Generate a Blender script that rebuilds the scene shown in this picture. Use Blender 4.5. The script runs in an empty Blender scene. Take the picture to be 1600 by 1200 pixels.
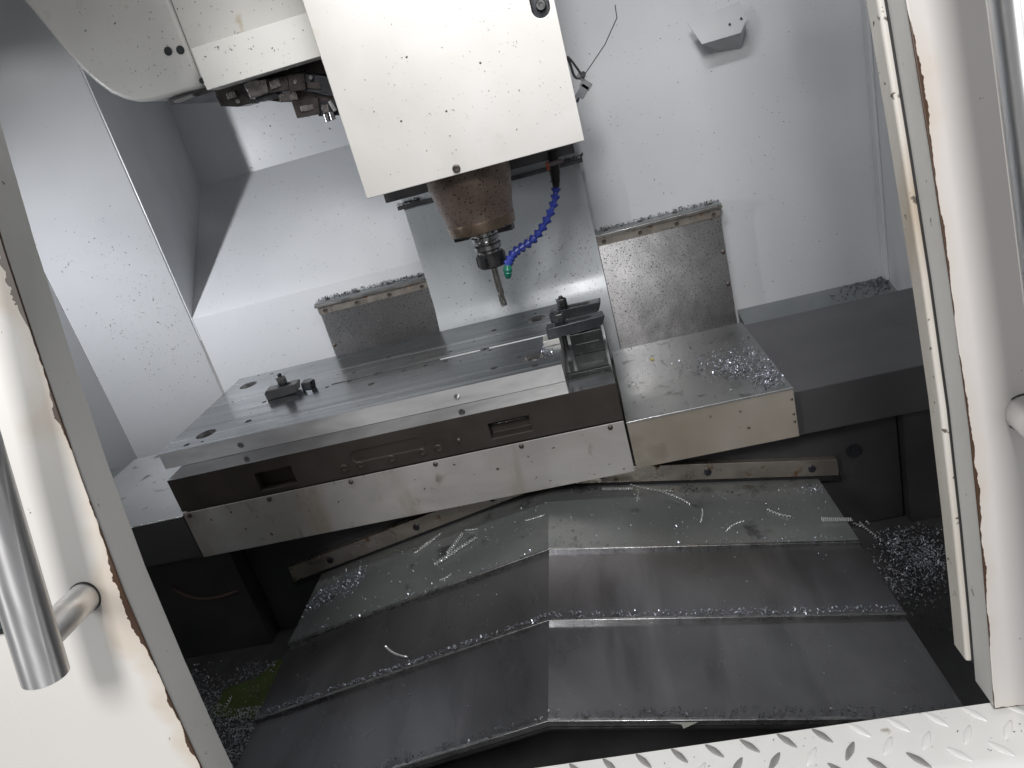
import bpy, bmesh, math, random
import numpy as np
from mathutils import Vector, Matrix, Quaternion

random.seed(7); RNG = np.random.default_rng(7)
sc = bpy.context.scene
COL = sc.collection

# ------------------------------------------------------------------ camera
F = 1145.31152                       # focal length in photo pixels (1600 wide)
RW = np.array([[0.96580193, 0.0542472, -0.25354264],
               [-0.21510808, -0.37831145, -0.90033825],
               [-0.14475891, 0.92408749, -0.35370492]])   # rows: right, down, forward
CP = np.array([0.512, -1.3665, 1.4694])
cam_d = bpy.data.cameras.new('camera'); cam = bpy.data.objects.new('camera', cam_d); COL.objects.link(cam)
cam_d.sensor_width = 36.0; cam_d.lens = F / 1600 * 36.0; cam_d.clip_start = 0.02; cam_d.clip_end = 60
r_, d_, f_ = [Vector(v) for v in RW]
m_ = Matrix((r_, -d_, -f_)).transposed().to_4x4(); m_.translation = Vector(CP)
cam.matrix_world = m_
sc.camera = cam

# ------------------------------------------------------------------ world and lamps
w = bpy.data.worlds.new('World'); sc.world = w; w.use_nodes = True
bg = w.node_tree.nodes['Background']; bg.inputs[0].default_value = (0.96, 0.97, 1.0, 1); bg.inputs[1].default_value = 0.27

def area(name, loc, tgt, sx, sy, watts, col, spread=180):
    l = bpy.data.lights.new(name, 'AREA'); l.shape = 'RECTANGLE'; l.size = sx; l.size_y = sy
    l.energy = watts; l.color = col; l.spread = math.radians(spread)
    o = bpy.data.objects.new(name, l); COL.objects.link(o); o.location = loc
    o.rotation_euler = (Vector(tgt) - Vector(loc)).to_track_quat('-Z', 'Y').to_euler()
    return o
area('workshop_ceiling_lamp', (0.42, -2.35, 2.70), (0.45, 0.2, 1.05), 0.40, 0.6, 39, (1.0, 0.98, 0.965))
area('workshop_side_lamp', (-1.3, -2.5, 2.3), (0.2, -0.6, 1.1), 0.25, 1.2, 20, (1.0, 0.99, 0.97))
area('machine_work_lamp', (-1.09, -0.20, 1.56), (-0.30, 0.80, 1.08), 0.05, 0.26, 3.1, (0.95, 0.965, 1.0), 86)

area('machine_tube_lamp', (0.50, -0.38, 2.24), (0.42, 0.60, 1.20), 0.5, 0.07, 2.6, (0.98, 0.98, 1.0), 94)
sc.render.engine = 'CYCLES'
vs = sc.view_settings; vs.view_transform = 'Standard'; vs.look = 'None'; vs.gamma = 1; vs.exposure = 0.0
sc.cycles.max_bounces = 8; sc.cycles.caustics_reflective = False; sc.cycles.caustics_refractive = False

# ------------------------------------------------------------------ pixel -> place helpers
def ray(u, v): return RW.T @ np.array([u - 800, v - 600, F])
def pz(u, v, z): r = ray(u, v); return CP + r * (z - CP[2]) / r[2]
def py(u, v, y): r = ray(u, v); return CP + r * (y - CP[1]) / r[1]
def pplane(u, v, p0, n):
    r = ray(u, v); n = np.array(n, float); return CP + r * (n @ (np.array(p0) - CP)) / (n @ r)

# ------------------------------------------------------------------ materials
def nd(nt, t, **k):
    n = nt.nodes.new(t)
    for a, b in k.items(): setattr(n, a, b)
    return n
def mat(name, c1, c2=None, scale=6, rough=0.5, rvar=0.0, metal=0.0, stretch=(1, 1, 1), bump=0.0, bscale=80,
        spots=(), spec=0.5, coat=0.0, trans=0.0, dist=0.0, detail=6):
    """noise-mixed principled material; spots = [(colour, scale, threshold, softness, stretch, rough or None)]"""
    m = bpy.data.materials.new(name); m.use_nodes = True; nt = m.node_tree; L = nt.links.new
    b = nt.nodes['Principled BSDF']; b.inputs['Metallic'].default_value = metal
    b.inputs['Specular IOR Level'].default_value = spec
    b.inputs['Coat Weight'].default_value = coat; b.inputs['Transmission Weight'].default_value = trans
    tc = nd(nt, 'ShaderNodeTexCoord')
    def noise(s, st, det=6, dst=0.0, off=0.0):
        mp = nd(nt, 'ShaderNodeMapping'); mp.inputs['Scale'].default_value = st
        mp.inputs['Location'].default_value = (off, off * .7, off * 1.3)
        L(tc.outputs['Object'], mp.inputs[0])
        n = nd(nt, 'ShaderNodeTexNoise'); n.inputs['Scale'].default_value = s; n.inputs['Detail'].default_value = det
        n.inputs['Distortion'].default_value = dst
        L(mp.outputs[0], n.inputs['Vector']); return n.outputs['Fac']
    base = noise(scale, stretch, detail, dist)
    cr = nd(nt, 'ShaderNodeValToRGB')
    cr.color_ramp.elements[0].position = 0.32; cr.color_ramp.elements[1].position = 0.68
    cr.color_ramp.elements[0].color = (*c1, 1); cr.color_ramp.elements[1].color = (*(c2 or c1), 1)
    L(base, cr.inputs[0]); col = cr.outputs[0]
    rr = nd(nt, 'ShaderNodeMapRange'); rr.inputs['To Min'].default_value = max(0.03, rough - rvar); rr.inputs['To Max'].default_value = rough + rvar
    rr.inputs['From Min'].default_value = 0.3; rr.inputs['From Max'].default_value = 0.7
    L(noise(scale * 2.3, stretch, 5, 0, 3.1), rr.inputs['Value']); ro = rr.outputs[0]
    for i, (c, s, th, soft, st, rg) in enumerate(spots):
        f = noise(s, st, 4, 0.0, 7.7 + 5 * i)
        mr = nd(nt, 'ShaderNodeMapRange'); mr.inputs['From Min'].default_value = th; mr.inputs['From Max'].default_value = th + soft
        L(f, mr.inputs['Value'])
        mx = nd(nt, 'ShaderNodeMix', data_type='RGBA'); L(mr.outputs[0], mx.inputs['Factor']); L(col, mx.inputs['A']); mx.inputs['B'].default_value = (*c, 1)
        col = mx.outputs['Result']
        if rg is not None:
            m2 = nd(nt, 'ShaderNodeMix', data_type='FLOAT'); L(mr.outputs[0], m2.inputs['Factor']); L(ro, m2.inputs['A']); m2.inputs['B'].default_value = rg
            ro = m2.outputs['Result']
    L(col, b.inputs['Base Color']); L(ro, b.inputs['Roughness'])
    if bump:
        bp = nd(nt, 'ShaderNodeBump'); bp.inputs['Strength'].default_value = bump; bp.inputs['Distance'].default_value = 0.002
        L(noise(bscale, stretch, 4, 0, 1.7), bp.inputs['Height']); L(bp.outputs[0], b.inputs['Normal'])
    m['colsock'] = 1
    return m
def anis(m, a, rot):
    b = m.node_tree.nodes['Principled BSDF']; b.inputs['Anisotropic'].default_value = a; b.inputs['Anisotropic Rotation'].default_value = rot
    t = nd(m.node_tree, 'ShaderNodeTangent', direction_type='RADIAL', axis='Z'); m.node_tree.links.new(t.outputs[0], b.inputs['Tangent'])
    return m
def edge_rust(m, xe, w0=0.004, zfoot=None):
    """rust and chipped paint along the edge x = xe (object coordinates), optionally creeping up from zfoot"""
    nt = m.node_tree; L = nt.links.new; b = nt.nodes['Principled BSDF']
    old = b.inputs['Base Color'].links[0].from_socket
    tc = nd(nt, 'ShaderNodeTexCoord'); sp = nd(nt, 'ShaderNodeSeparateXYZ'); L(tc.outputs['Object'], sp.inputs[0])
    def ma(op, a, bb):
        n = nd(nt, 'ShaderNodeMath', operation=op)
        for i, v in enumerate((a, bb)):
            if v is None: continue
            if isinstance(v, (int, float)): n.inputs[i].default_value = v
            else: L(v, n.inputs[i])
        return n.outputs[0]
    d = ma('ABSOLUTE', ma('SUBTRACT', sp.outputs['X'], xe), None)
    if zfoot is not None: d = ma('MINIMUM', d, ma('MULTIPLY', ma('SUBTRACT', sp.outputs['Z'], zfoot), 0.5))
    n1 = nd(nt, 'ShaderNodeTexNoise'); n1.inputs['Scale'].default_value = 9; n1.inputs['Detail'].default_value = 8; L(tc.outputs['Object'], n1.inputs['Vector'])
    n2 = nd(nt, 'ShaderNodeTexNoise'); n2.inputs['Scale'].default_value = 130; n2.inputs['Detail'].default_value = 4; L(tc.outputs['Object'], n2.inputs['Vector'])
    wd = ma('MULTIPLY', ma('MULTIPLY', n2.outputs['Fac'], ma('MAXIMUM', ma('SUBTRACT', n1.outputs['Fac'], 0.44), 0.004)), w0 * 26)
    f1 = ma('LESS_THAN', d, wd)
    wide = ma('MULTIPLY', ma('POWER', n1.outputs['Fac'], 3.0), w0 * 60)
    f2 = nd(nt, 'ShaderNodeMapRange'); L(ma('SUBTRACT', wide, d), f2.inputs['Value']); f2.inputs['From Min'].default_value = 0; f2.inputs['From Max'].default_value = 0.02; f2.inputs['To Max'].default_value = 0.35
    m1 = nd(nt, 'ShaderNodeMix', data_type='RGBA'); L(f2.outputs[0], m1.inputs['Factor']); L(old, m1.inputs['A']); m1.inputs['B'].default_value = (0.52, 0.36, 0.19, 1)
    m2 = nd(nt, 'ShaderNodeMix', data_type='RGBA'); L(f1, m2.inputs['Factor']); L(m1.outputs['Result'], m2.inputs['A']); m2.inputs['B'].default_value = (0.07, 0.038, 0.022, 1)
    L(m2.outputs['Result'], b.inputs['Base Color'])
    return m

I3 = (1, 1, 1)
CHIPSPOT = ((0.03, 0.03, 0.032), 240, 0.66, 0.02, I3, None)
MT = {}
MT['cream'] = mat('cream_paint', (0.70, 0.68, 0.645), (0.79, 0.775, 0.745), 5, 0.38, 0.08, bump=0.10, bscale=35, dist=.6,
                  spots=[((0.58, 0.50, 0.38), 7, 0.66, 0.14, I3, None), ((0.30, 0.29, 0.27), 130, 0.75, 0.02, I3, None)])
MT['white_box'] = mat('white_paint', (0.76, 0.755, 0.71), (0.82, 0.815, 0.78), 7, 0.35, 0.06, spots=[((0.55, 0.36, 0.18), 11, 0.71, 0.05, I3, None), ((0.2, 0.19, 0.18), 150, 0.72, 0.02, I3, None)])
MT['bowl'] = mat('housing_paint', (0.56, 0.555, 0.53), (0.62, 0.615, 0.585), 6, 0.32, 0.05, spots=[((0.42, 0.32, 0.2), 9, 0.70, 0.06, I3, None), ((0.1, 0.1, 0.1), 140, 0.72, 0.02, I3, None)])
MT['wall'] = mat('enclosure_paint', (0.60, 0.614, 0.635), (0.655, 0.668, 0.687), 2.5, 0.33, 0.05, dist=.5,
                 spots=[((0.46, 0.485, 0.50), 3.5, 0.60, 0.3, (1, 1, .4), None), ((0.13, 0.13, 0.135), 170, 0.735, 0.02, I3, None)])
MT['colsheet'] = mat('column_sheet_paint', (0.52, 0.55, 0.57), (0.62, 0.65, 0.67), 5, 0.32, 0.06, stretch=(1, 1, .35), metal=.1,
                     spots=[((0.16, 0.17, 0.17), 190, 0.70, 0.02, I3, None)])
MT['steel'] = mat('brushed_steel', (0.33, 0.325, 0.315), (0.50, 0.49, 0.475), 9, 0.34, 0.10, metal=0.95, stretch=(1, 1, .25), bump=0.05, bscale=120,
                  spots=[((0.20, 0.17, 0.14), 5, 0.60, 0.25, I3, 0.5), ((0.10, 0.085, 0.07), 60, 0.68, 0.06, I3, 0.55)])
MT['upright'] = mat('wet_steel_sheet', (0.47, 0.465, 0.47), (0.57, 0.565, 0.57), 14, 0.32, 0.03, metal=0.95, stretch=(1, 1, .8), bump=0.10, bscale=260,
                    spots=[((0.12, 0.12, 0.125), 260, 0.60, 0.04, I3, 0.5)])
anis(MT['upright'], .9, 0.25)
MT['strip'] = mat('wiper_strip_steel', (0.45, 0.395, 0.345), (0.60, 0.55, 0.495), 14, 0.33, 0.1, metal=0.85, bump=.1, bscale=60,
                  spots=[((0.20, 0.11, 0.06), 24, 0.62, 0.08, I3, 0.7)])
MT['apron'] = mat('apron_steel', (0.44, 0.425, 0.405), (0.62, 0.60, 0.58), 7, 0.38, 0.07, metal=0.3, stretch=(.5, 1, 1), bump=0.05, dist=1.0,
                  spots=[((0.37, 0.33, 0.285), 9, 0.57, 0.14, (1, 1, .3), 0.55), ((0.30, 0.26, 0.22), 22, 0.62, 0.10, (1, 1, .5), 0.5), ((0.10, 0.08, 0.06), 75, 0.68, 0.04, I3, 0.6)])
MT['tan_steel'] = mat('stained_cover_steel', (0.33, 0.29, 0.235), (0.46, 0.42, 0.37), 5, 0.42, 0.09, metal=0.3, stretch=(1, 1, .8), bump=0.04,
                      spots=[((0.17, 0.14, 0.085), 6, 0.58, 0.2, I3, 0.6), ((0.13, 0.085, 0.055), 55, 0.69, 0.05, I3, 0.6)])
MT['cover_top'] = mat('oily_cover_steel', (0.20, 0.205, 0.205), (0.29, 0.295, 0.295), 4, 0.30, 0.07, metal=0.85, stretch=(1, .6, 1), bump=0.05, bscale=60,
                      spots=[((0.10, 0.105, 0.10), 30, 0.62, 0.1, I3, 0.35)])
MT['cover_top_lit'] = mat('lit_cover_steel', (0.44, 0.45, 0.455), (0.54, 0.55, 0.555), 4, 0.34, 0.07, metal=0.4, stretch=(1, .6, 1), bump=0.05, bscale=60,  # paler copy of the cover top steel, lamplight on the left cover painted in
                      spots=[((0.17, 0.175, 0.175), 24, 0.62, 0.1, I3, 0.35)])
MT['table'] = mat('cast_iron_brown', (0.064, 0.054, 0.049), (0.100, 0.085, 0.077), 8, 0.42, 0.08, metal=0.45, bump=.08, bscale=70,
                  spots=[((0.12, 0.105, 0.095), 7, 0.62, 0.1, I3, 0.5), ((0.10, 0.045, 0.03), 6, 0.64, 0.12, I3, 0.5)])
MT['tabletop'] = mat('wet_table_top', (0.34, 0.34, 0.34), (0.45, 0.45, 0.45), 6, 0.14, 0.05, metal=0.95, bump=0.06, bscale=40)
MT['plate'] = mat('milled_plate_top', (0.235, 0.25, 0.26), (0.34, 0.355, 0.365), 9, 0.24, 0.06, metal=0.92, stretch=(.10, 2.0, 1), bump=0.05, bscale=14,
                  spots=[((0.55, 0.57, 0.58), 16, 0.61, 0.05, (.035, 1.6, 1), 0.34), ((0.16, 0.175, 0.18), 11, 0.60, 0.08, (.05, 1.6, 1), 0.22)], detail=3)
MT['plate_side'] = mat('ground_plate_side', (0.56, 0.56, 0.57), (0.88, 0.88, 0.88), 9, 0.36, 0.08, metal=0.4, stretch=(.4, 1, 1.6), bump=0.16, dist=.8, bscale=60,
                       spots=[((0.30, 0.295, 0.31), 5, 0.6, 0.2, (.5, 1, 1.4), None)])
MT['bright'] = mat('bright_steel', (0.62, 0.62, 0.62), (0.75, 0.75, 0.75), 30, 0.22, 0.06, metal=.8)
MT['slot_glint'] = mat('painted_slot_glint', (0.74, 0.745, 0.75), (0.84, 0.84, 0.84), 60, 0.3, 0.05, metal=.15)  # near-white colour imitates light caught by the slot's far wall
MT['hole_wall'] = mat('bored_hole_wall', (0.70, 0.705, 0.71), (0.82, 0.82, 0.82), 40, 0.17, 0.04, metal=.92)
MT['alu'] = mat('sawn_aluminium', (0.62, 0.61, 0.58), (0.74, 0.73, 0.70), 40, 0.5, 0.08, metal=.6, bump=.3, bscale=200)
MT['black'] = mat('black_oxide', (0.042, 0.044, 0.050), (0.075, 0.079, 0.088), 20, 0.32, 0.10, metal=0.6, bump=.08, bscale=90)
MT['black2'] = mat('oily_dark_block', (0.022, 0.024, 0.024), (0.045, 0.05, 0.05), 14, 0.25, 0.08, metal=0.5)
MT['dark_cast'] = mat('dark_casting', (0.055, 0.055, 0.058), (0.085, 0.083, 0.086), 6, 0.5, 0.1, metal=0.2, bump=.15, bscale=40)
MT['dark_paint'] = mat('dark_cover_paint', (0.085, 0.085, 0.091), (0.11, 0.11, 0.115), 4, 0.36, 0.06, metal=0.3)
MT['ledge'] = mat('oily_grey_ledge', (0.17, 0.185, 0.19), (0.24, 0.255, 0.26), 6, 0.34, 0.06, metal=.2)
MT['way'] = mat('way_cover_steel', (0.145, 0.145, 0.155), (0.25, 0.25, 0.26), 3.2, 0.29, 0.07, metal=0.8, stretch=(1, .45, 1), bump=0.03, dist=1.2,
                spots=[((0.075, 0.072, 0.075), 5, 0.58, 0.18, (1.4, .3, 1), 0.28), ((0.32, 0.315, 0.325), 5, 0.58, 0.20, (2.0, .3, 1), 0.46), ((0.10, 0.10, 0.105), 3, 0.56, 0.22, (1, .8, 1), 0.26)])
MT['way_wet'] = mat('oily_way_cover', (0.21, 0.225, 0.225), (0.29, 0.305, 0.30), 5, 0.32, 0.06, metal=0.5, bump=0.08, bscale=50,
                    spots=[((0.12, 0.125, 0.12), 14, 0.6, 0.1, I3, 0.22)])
MT['lip'] = mat('way_cover_edge', (0.26, 0.26, 0.265), (0.42, 0.42, 0.42), 30, 0.3, 0.1, metal=0.95, bump=.15, bscale=120)
MT['oily_plate'] = mat('oily_bottom_plate', (0.075, 0.075, 0.08), (0.14, 0.138, 0.142), 18, 0.36, 0.08, metal=.5, bump=.3, bscale=140)
MT['rubber'] = mat('black_rubber', (0.012, 0.012, 0.013), (0.02, 0.02, 0.021), 30, 0.5, 0.05)
MT['nose'] = mat('rusty_spindle_nose', (0.17, 0.125, 0.105), (0.27, 0.215, 0.18), 12, 0.40, 0.08, metal=0.6, bump=.25, bscale=170,
                 spots=[((0.045, 0.033, 0.027), 230, 0.60, 0.03, I3, 0.5), ((0.15, 0.07, 0.035), 18, 0.66, 0.08, I3, 0.5)])
MT['bronze'] = mat('bronze_ring', (0.16, 0.12, 0.09), (0.24, 0.185, 0.14), 20, 0.3, 0.08, metal=0.85)
MT['holder'] = mat('holder_steel', (0.30, 0.30, 0.30), (0.48, 0.48, 0.48), 40, 0.2, 0.06, metal=1.0)
MT['nut'] = mat('dark_collet_nut', (0.05, 0.05, 0.053), (0.085, 0.085, 0.088), 30, 0.33, 0.06, metal=0.7)
MT['cutter'] = mat('carbide', (0.33, 0.31, 0.29), (0.5, 0.47, 0.44), 50, 0.2, 0.05, metal=1.0)
MT['blue'] = mat('blue_plastic', (0.030, 0.050, 0.30), (0.040, 0.065, 0.36), 40, 0.32, 0.04, spots=[((0.02, 0.02, 0.05), 130, 0.70, 0.05, I3, None)])
MT['green'] = mat('green_plastic', (0.008, 0.11, 0.075), (0.012, 0.17, 0.12), 60, 0.33, 0.05)
MT['orange'] = mat('orange_plastic', (0.62, 0.13, 0.06), (0.70, 0.18, 0.09), 60, 0.4, 0.05)
MT['pinkband'] = mat('dull_clip', (0.36, 0.29, 0.31), None, 60, 0.35)
MT['white_door'] = mat('door_paint', (0.72, 0.70, 0.665), (0.78, 0.765, 0.735), 3, 0.36, 0.05,
                       spots=[((0.60, 0.53, 0.42), 5, 0.66, 0.16, (1, 1, .4), None), ((0.22, 0.19, 0.16), 120, 0.735, 0.015, I3, None)])
MT['door_l'] = edge_rust(mat('left_door_paint', (0.72, 0.70, 0.665), (0.78, 0.765, 0.735), 3, 0.36, 0.05,
                       spots=[((0.60, 0.53, 0.42), 5, 0.64, 0.16, (1, 1, .4), None), ((0.22, 0.19, 0.16), 120, 0.735, 0.015, I3, None)]), 0.014, 0.0034)
MT['door_r'] = edge_rust(mat('right_door_paint', (0.62, 0.59, 0.57), (0.68, 0.655, 0.635), 3, 0.36, 0.05,
                       spots=[((0.22, 0.19, 0.16), 120, 0.735, 0.015, I3, None)]), 0.772, 0.0011, 0.864)
MT['door_edge'] = mat('door_edge_paint', (0.58, 0.575, 0.55), (0.66, 0.655, 0.63), 5, 0.38, 0.05, spots=[((0.2, 0.17, 0.13), 70, 0.70, 0.03, I3, None)])
MT['seal'] = mat('dirty_cream_seal', (0.53, 0.49, 0.43), (0.68, 0.66, 0.62), 12, 0.5, 0.05, stretch=(1, 1, .35),
                 spots=[((0.41, 0.32, 0.22), 9, 0.54, 0.18, (1, 1, .3), None), ((0.12, 0.10, 0.08), 90, 0.65, 0.04, I3, None)])
MT['sill'] = mat('sill_paint', (0.74, 0.74, 0.725), (0.80, 0.80, 0.785), 8, 0.38, 0.06, spots=[((0.40, 0.36, 0.31), 40, 0.69, 0.05, I3, None), ((0.12, 0.11, 0.10), 150, 0.73, 0.02, I3, None)])
MT['bare_lug'] = mat('worn_bare_lug', (0.20, 0.195, 0.19), (0.38, 0.37, 0.36), 60, 0.4, 0.08, metal=.1)
MT['satin'] = mat('satin_stainless', (0.70, 0.70, 0.70), (0.78, 0.78, 0.78), 60, 0.36, 0.04, metal=1.0, stretch=(1, 1, .04)); anis(MT['satin'], .85, 0.25)
MT['glass'] = mat('window_glass', (0.06, 0.085, 0.085), None, 5, 0.08, spec=.6)
MT['bracket'] = mat('bracket_paint', (0.43, 0.445, 0.46), (0.47, 0.485, 0.50), 12, 0.4, 0.04)
MT['grip'] = mat('oily_gripper', (0.055, 0.048, 0.047), (0.115, 0.10, 0.097), 26, 0.33, 0.1, metal=0.75, bump=.2, bscale=120,
                 spots=[((0.13, 0.085, 0.065), 22, 0.62, 0.12, I3, 0.5)])
MT['grip_bright'] = mat('worn_gripper_steel', (0.24, 0.22, 0.21), (0.42, 0.40, 0.39), 35, 0.28, 0.1, metal=0.95)
MT['sensor'] = mat('sensor_plastic', (0.16, 0.165, 0.175), (0.21, 0.215, 0.225), 40, 0.45, 0.05)
MT['cable'] = mat('dark_cable', (0.028, 0.028, 0.030), None, 30, 0.45)
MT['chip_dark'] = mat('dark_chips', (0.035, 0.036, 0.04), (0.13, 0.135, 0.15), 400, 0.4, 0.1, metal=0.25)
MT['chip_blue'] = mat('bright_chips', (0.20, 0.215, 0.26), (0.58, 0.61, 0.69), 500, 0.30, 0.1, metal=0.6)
MT['chip_pan'] = mat('lit_pan_chips', (0.30, 0.315, 0.36), (0.78, 0.80, 0.86), 500, 0.3, 0.1, metal=0.3)  # brighter copy of bright_chips, missing light painted into the pan swarf
MT['curl'] = mat('curl_steel', (0.62, 0.63, 0.65), (0.82, 0.82, 0.82), 200, 0.3, 0.08, metal=.5)
MT['paper'] = mat('grey_scrap', (0.50, 0.51, 0.46), (0.56, 0.57, 0.52), 30, 0.6)
MT['yellow'] = mat('yellow_scrap', (0.62, 0.52, 0.12), None, 30, 0.5)
MT['pan'] = mat('chip_pan_steel', (0.075, 0.076, 0.077), (0.12, 0.12, 0.122), 9, 0.42, 0.1, metal=0.3, bump=.2, bscale=60)
MT['coolant'] = mat('green_coolant', (0.085, 0.12, 0.045), (0.11, 0.15, 0.055), 20, 0.16, 0.03)
MT['hose_red'] = mat('dull_red_hose', (0.060, 0.036, 0.030), None, 30, 0.5)
MT['rust_bolt'] = mat('rusty_screw', (0.085, 0.07, 0.06), (0.19, 0.165, 0.145), 90, 0.45, 0.1, metal=.7)

# ------------------------------------------------------------------ mesh helpers
class MB:
    def __init__(s): s.v = []; s.f = []
    def add(s, vs, fs):
        n = len(s.v); s.v += [tuple(map(float, p)) for p in vs]; s.f += [tuple(i + n for i in f) for f in fs]; return s
    def box(s, x0, x1, y0, y1, z0, z1):
        return s.add([(x, y, z) for z in (z0, z1) for y in (y0, y1) for x in (x0, x1)],
                     [(0, 2, 3, 1), (4, 5, 7, 6), (0, 1, 5, 4), (2, 6, 7, 3), (0, 4, 6, 2), (1, 3, 7, 5)])
    def prism(s, a, b):
        """loops a and b of equal length, joined and capped"""
        n = len(a)
        return s.add(list(a) + list(b), [tuple(range(n))[::-1], tuple(range(n, 2 * n))] + [(i, (i + 1) % n, n + (i + 1) % n, n + i) for i in range(n)])
    def ext(s, poly, d):
        """extrude the polygon of 3-D points by vector d"""
        d = np.array(d, float); return s.prism([np.array(p, float) for p in poly], [np.array(p, float) + d for p in poly])
    def lathe(s, prof, n=32, o=(0, 0, 0), ax=(0, 0, 1), cap=True):
        """prof: list of (r, h) along axis ax from o"""
        q = Vector((0, 0, 1)).rotation_difference(Vector(ax).normalized()); o = Vector(o); vs = []; fs = []
        for r, h in prof:
            for k in range(n):
                t = 2 * math.pi * k / n; vs.append(o + q @ Vector((r * math.cos(t), r * math.sin(t), h)))
        for i in range(len(prof) - 1):
            for k in range(n): fs.append((i * n + k, i * n + (k + 1) % n, (i + 1) * n + (k + 1) % n, (i + 1) * n + k))
        if cap: fs += [tuple(range(n))[::-1], tuple(range((len(prof) - 1) * n, len(prof) * n))]
        return s.add(vs, fs)
    def tube(s, pts, r, n=8):
        pts = [Vector(p) for p in pts]; vs = []; fs = []; up = None
        for i, p in enumerate(pts):
            t = (pts[min(i + 1, len(pts) - 1)] - pts[max(i - 1, 0)]).normalized()
            if up is None: up = t.orthogonal().normalized()
            up = (up - t * up.dot(t)).normalized(); sd = t.cross(up); rr = r[i] if isinstance(r, (list, tuple)) else r
            for k in range(n):
                a = 2 * math.pi * k / n; vs.append(p + (up * math.cos(a) + sd * math.sin(a)) * rr)
        for i in range(len(pts) - 1):
            for k in range(n): fs.append((i * n + k, i * n + (k + 1) % n, (i + 1) * n + (k + 1) % n, (i + 1) * n + k))
        fs += [tuple(range(n))[::-1], tuple(range((len(pts) - 1) * n, len(pts) * n))]
        return s.add(vs, fs)
    def mesh(s, name, m, off=(0, 0, 0), smooth=35):
        me = bpy.data.meshes.new(name); o = Vector(off)
        me.from_pydata([tuple(Vector(p) - o) for p in s.v], [], s.f)
        bm = bmesh.new(); bm.from_mesh(me); bmesh.ops.recalc_face_normals(bm, faces=bm.faces); bm.to_mesh(me); bm.free()
        me.materials.append(MT[m] if isinstance(m, str) else m)
        if smooth:
            me.polygons.foreach_set('use_smooth', [True] * len(me.polygons)); me.set_sharp_from_angle(angle=math.radians(smooth))
        return me
    def build(s, name, m, parent=None, bevel=0.0, smooth=35, seg=2):
        off = root_loc(parent)
        o = bpy.data.objects.new(name, s.mesh(name, m, off, smooth)); COL.objects.link(o)
        if parent is not None: o.parent = parent
        if bevel:
            md = o.modifiers.new('bevel', 'BEVEL'); md.width = bevel; md.segments = seg; md.limit_method = 'ANGLE'; md.angle_limit = math.radians(40)
            md.harden_normals = True
        return o
def root_loc(p):
    l = Vector((0, 0, 0))
    while p is not None: l += Vector(p.location); p = p.parent
    return l
def tag(o, label=None, cat=None, group=None, kind=None):
    if label: o['label'] = label
    if cat: o['category'] = cat
    if group: o['group'] = group
    if kind: o['kind'] = kind
    return o
def thing(name, loc, label=None, cat=None, group=None, kind=None):
    o = bpy.data.objects.new(name, None); COL.objects.link(o); o.location = loc; o.empty_display_size = .05
    return tag(o, label, cat, group, kind)
def inst(name, me, loc, parent=None, quat=None, scale=None):
    o = bpy.data.objects.new(name, me); COL.objects.link(o)
    if parent is not None: o.parent = parent
    o.location = Vector(loc) - root_loc(parent)
    if quat is not None: o.rotation_mode = 'QUATERNION'; o.rotation_quaternion = quat
    if scale is not None: o.scale = scale
    return o
def carve(o, cutter):
    """boolean-subtract the MB cutter from object o and keep the result as its mesh"""
    c = bpy.data.objects.new('cutter', cutter.mesh('cutter', 'black', root_loc(o.parent), 0)); COL.objects.link(c)
    md = o.modifiers.new('cut', 'BOOLEAN'); md.object = c; md.operation = 'DIFFERENCE'; md.solver = 'EXACT'; md.use_self = True
    c.location = root_loc(o.parent)
    bpy.context.view_layer.update()
    me = bpy.data.meshes.new_from_object(o.evaluated_get(bpy.context.evaluated_depsgraph_get()))
    old = o.data; o.modifiers.remove(md); o.data = me; me.name = old.name
    bpy.data.objects.remove(c); bpy.data.meshes.remove(old)
    return me
QF = Vector((0, 0, 1)).rotation_difference(Vector((0, -1, 0)))     # local +Z -> towards the front (-Y)
def screw_mesh(name, r, h, m, hexr=None):
    hr = hexr or r * .5; b = MB()
    b.lathe([(r, 0), (r, h * .85), (r * .88, h), (hr, h), (hr * .96, h * .35)], 16, cap=True)
    return b.mesh(name, m)
SCREW = screw_mesh('socket_screw', .0058, .0035, 'rust_bolt')
SCREW_D = screw_mesh('dark_screw', .008, .004, 'black')
BOLT_T = screw_mesh('table_bolt', .0085, .0035, 'rust_bolt', .0055)
BUTTON = MB().lathe([(.0055, 0), (.0052, .002), (.003, .0035), (.0008, .004)], 12).mesh('button_screw', 'rust_bolt')

# ------------------------------------------------------------------ enclosure walls and pan (setting)
YB = 0.65
wr = thing('wall_rear', (0, YB, .4), kind='structure')
MB().box(.06, 1.27, YB, YB + .02, .40, 2.3).build('rear_panel', 'wall', wr, .002)
MB().box(-.669, .06, YB, YB + .02, .40, 1.118).build('lower_panel', 'wall', wr, .0015)
MB().ext([(-.669, YB, 1.118), (-.669, 1.02, 1.462), (-.669, 1.02, 1.44), (-.669, YB + .02, 1.10)], (.729, 0, 0)).build('sloped_panel', 'wall', wr)
MB().box(-.669, .06, 1.02, 1.04, 1.462, 2.3).build('upper_panel', 'wall', wr)
MB().box(.06, .08, YB + .02, 1.04, 1.0, 2.3).build('recess_side', 'wall', wr)
wl = thing('wall_left', (-.9, .3, .4), kind='structure')
A, B_ = np.array((-.932, .512)), np.array((-.6735, .6475)); nn = np.array((-(B_ - A)[1], (B_ - A)[0])); nn = nn / np.linalg.norm(nn) * .004
MB().ext([(*A, .40), (*B_, .40), (*(B_ + nn), .40), (*(A + nn), .40)], (0, 0, 1.9)).build('corner_panel', 'wall', wl, .0025)
A2 = np.array((-1.15, .02)); n2 = np.array((-.012, .006))
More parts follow.
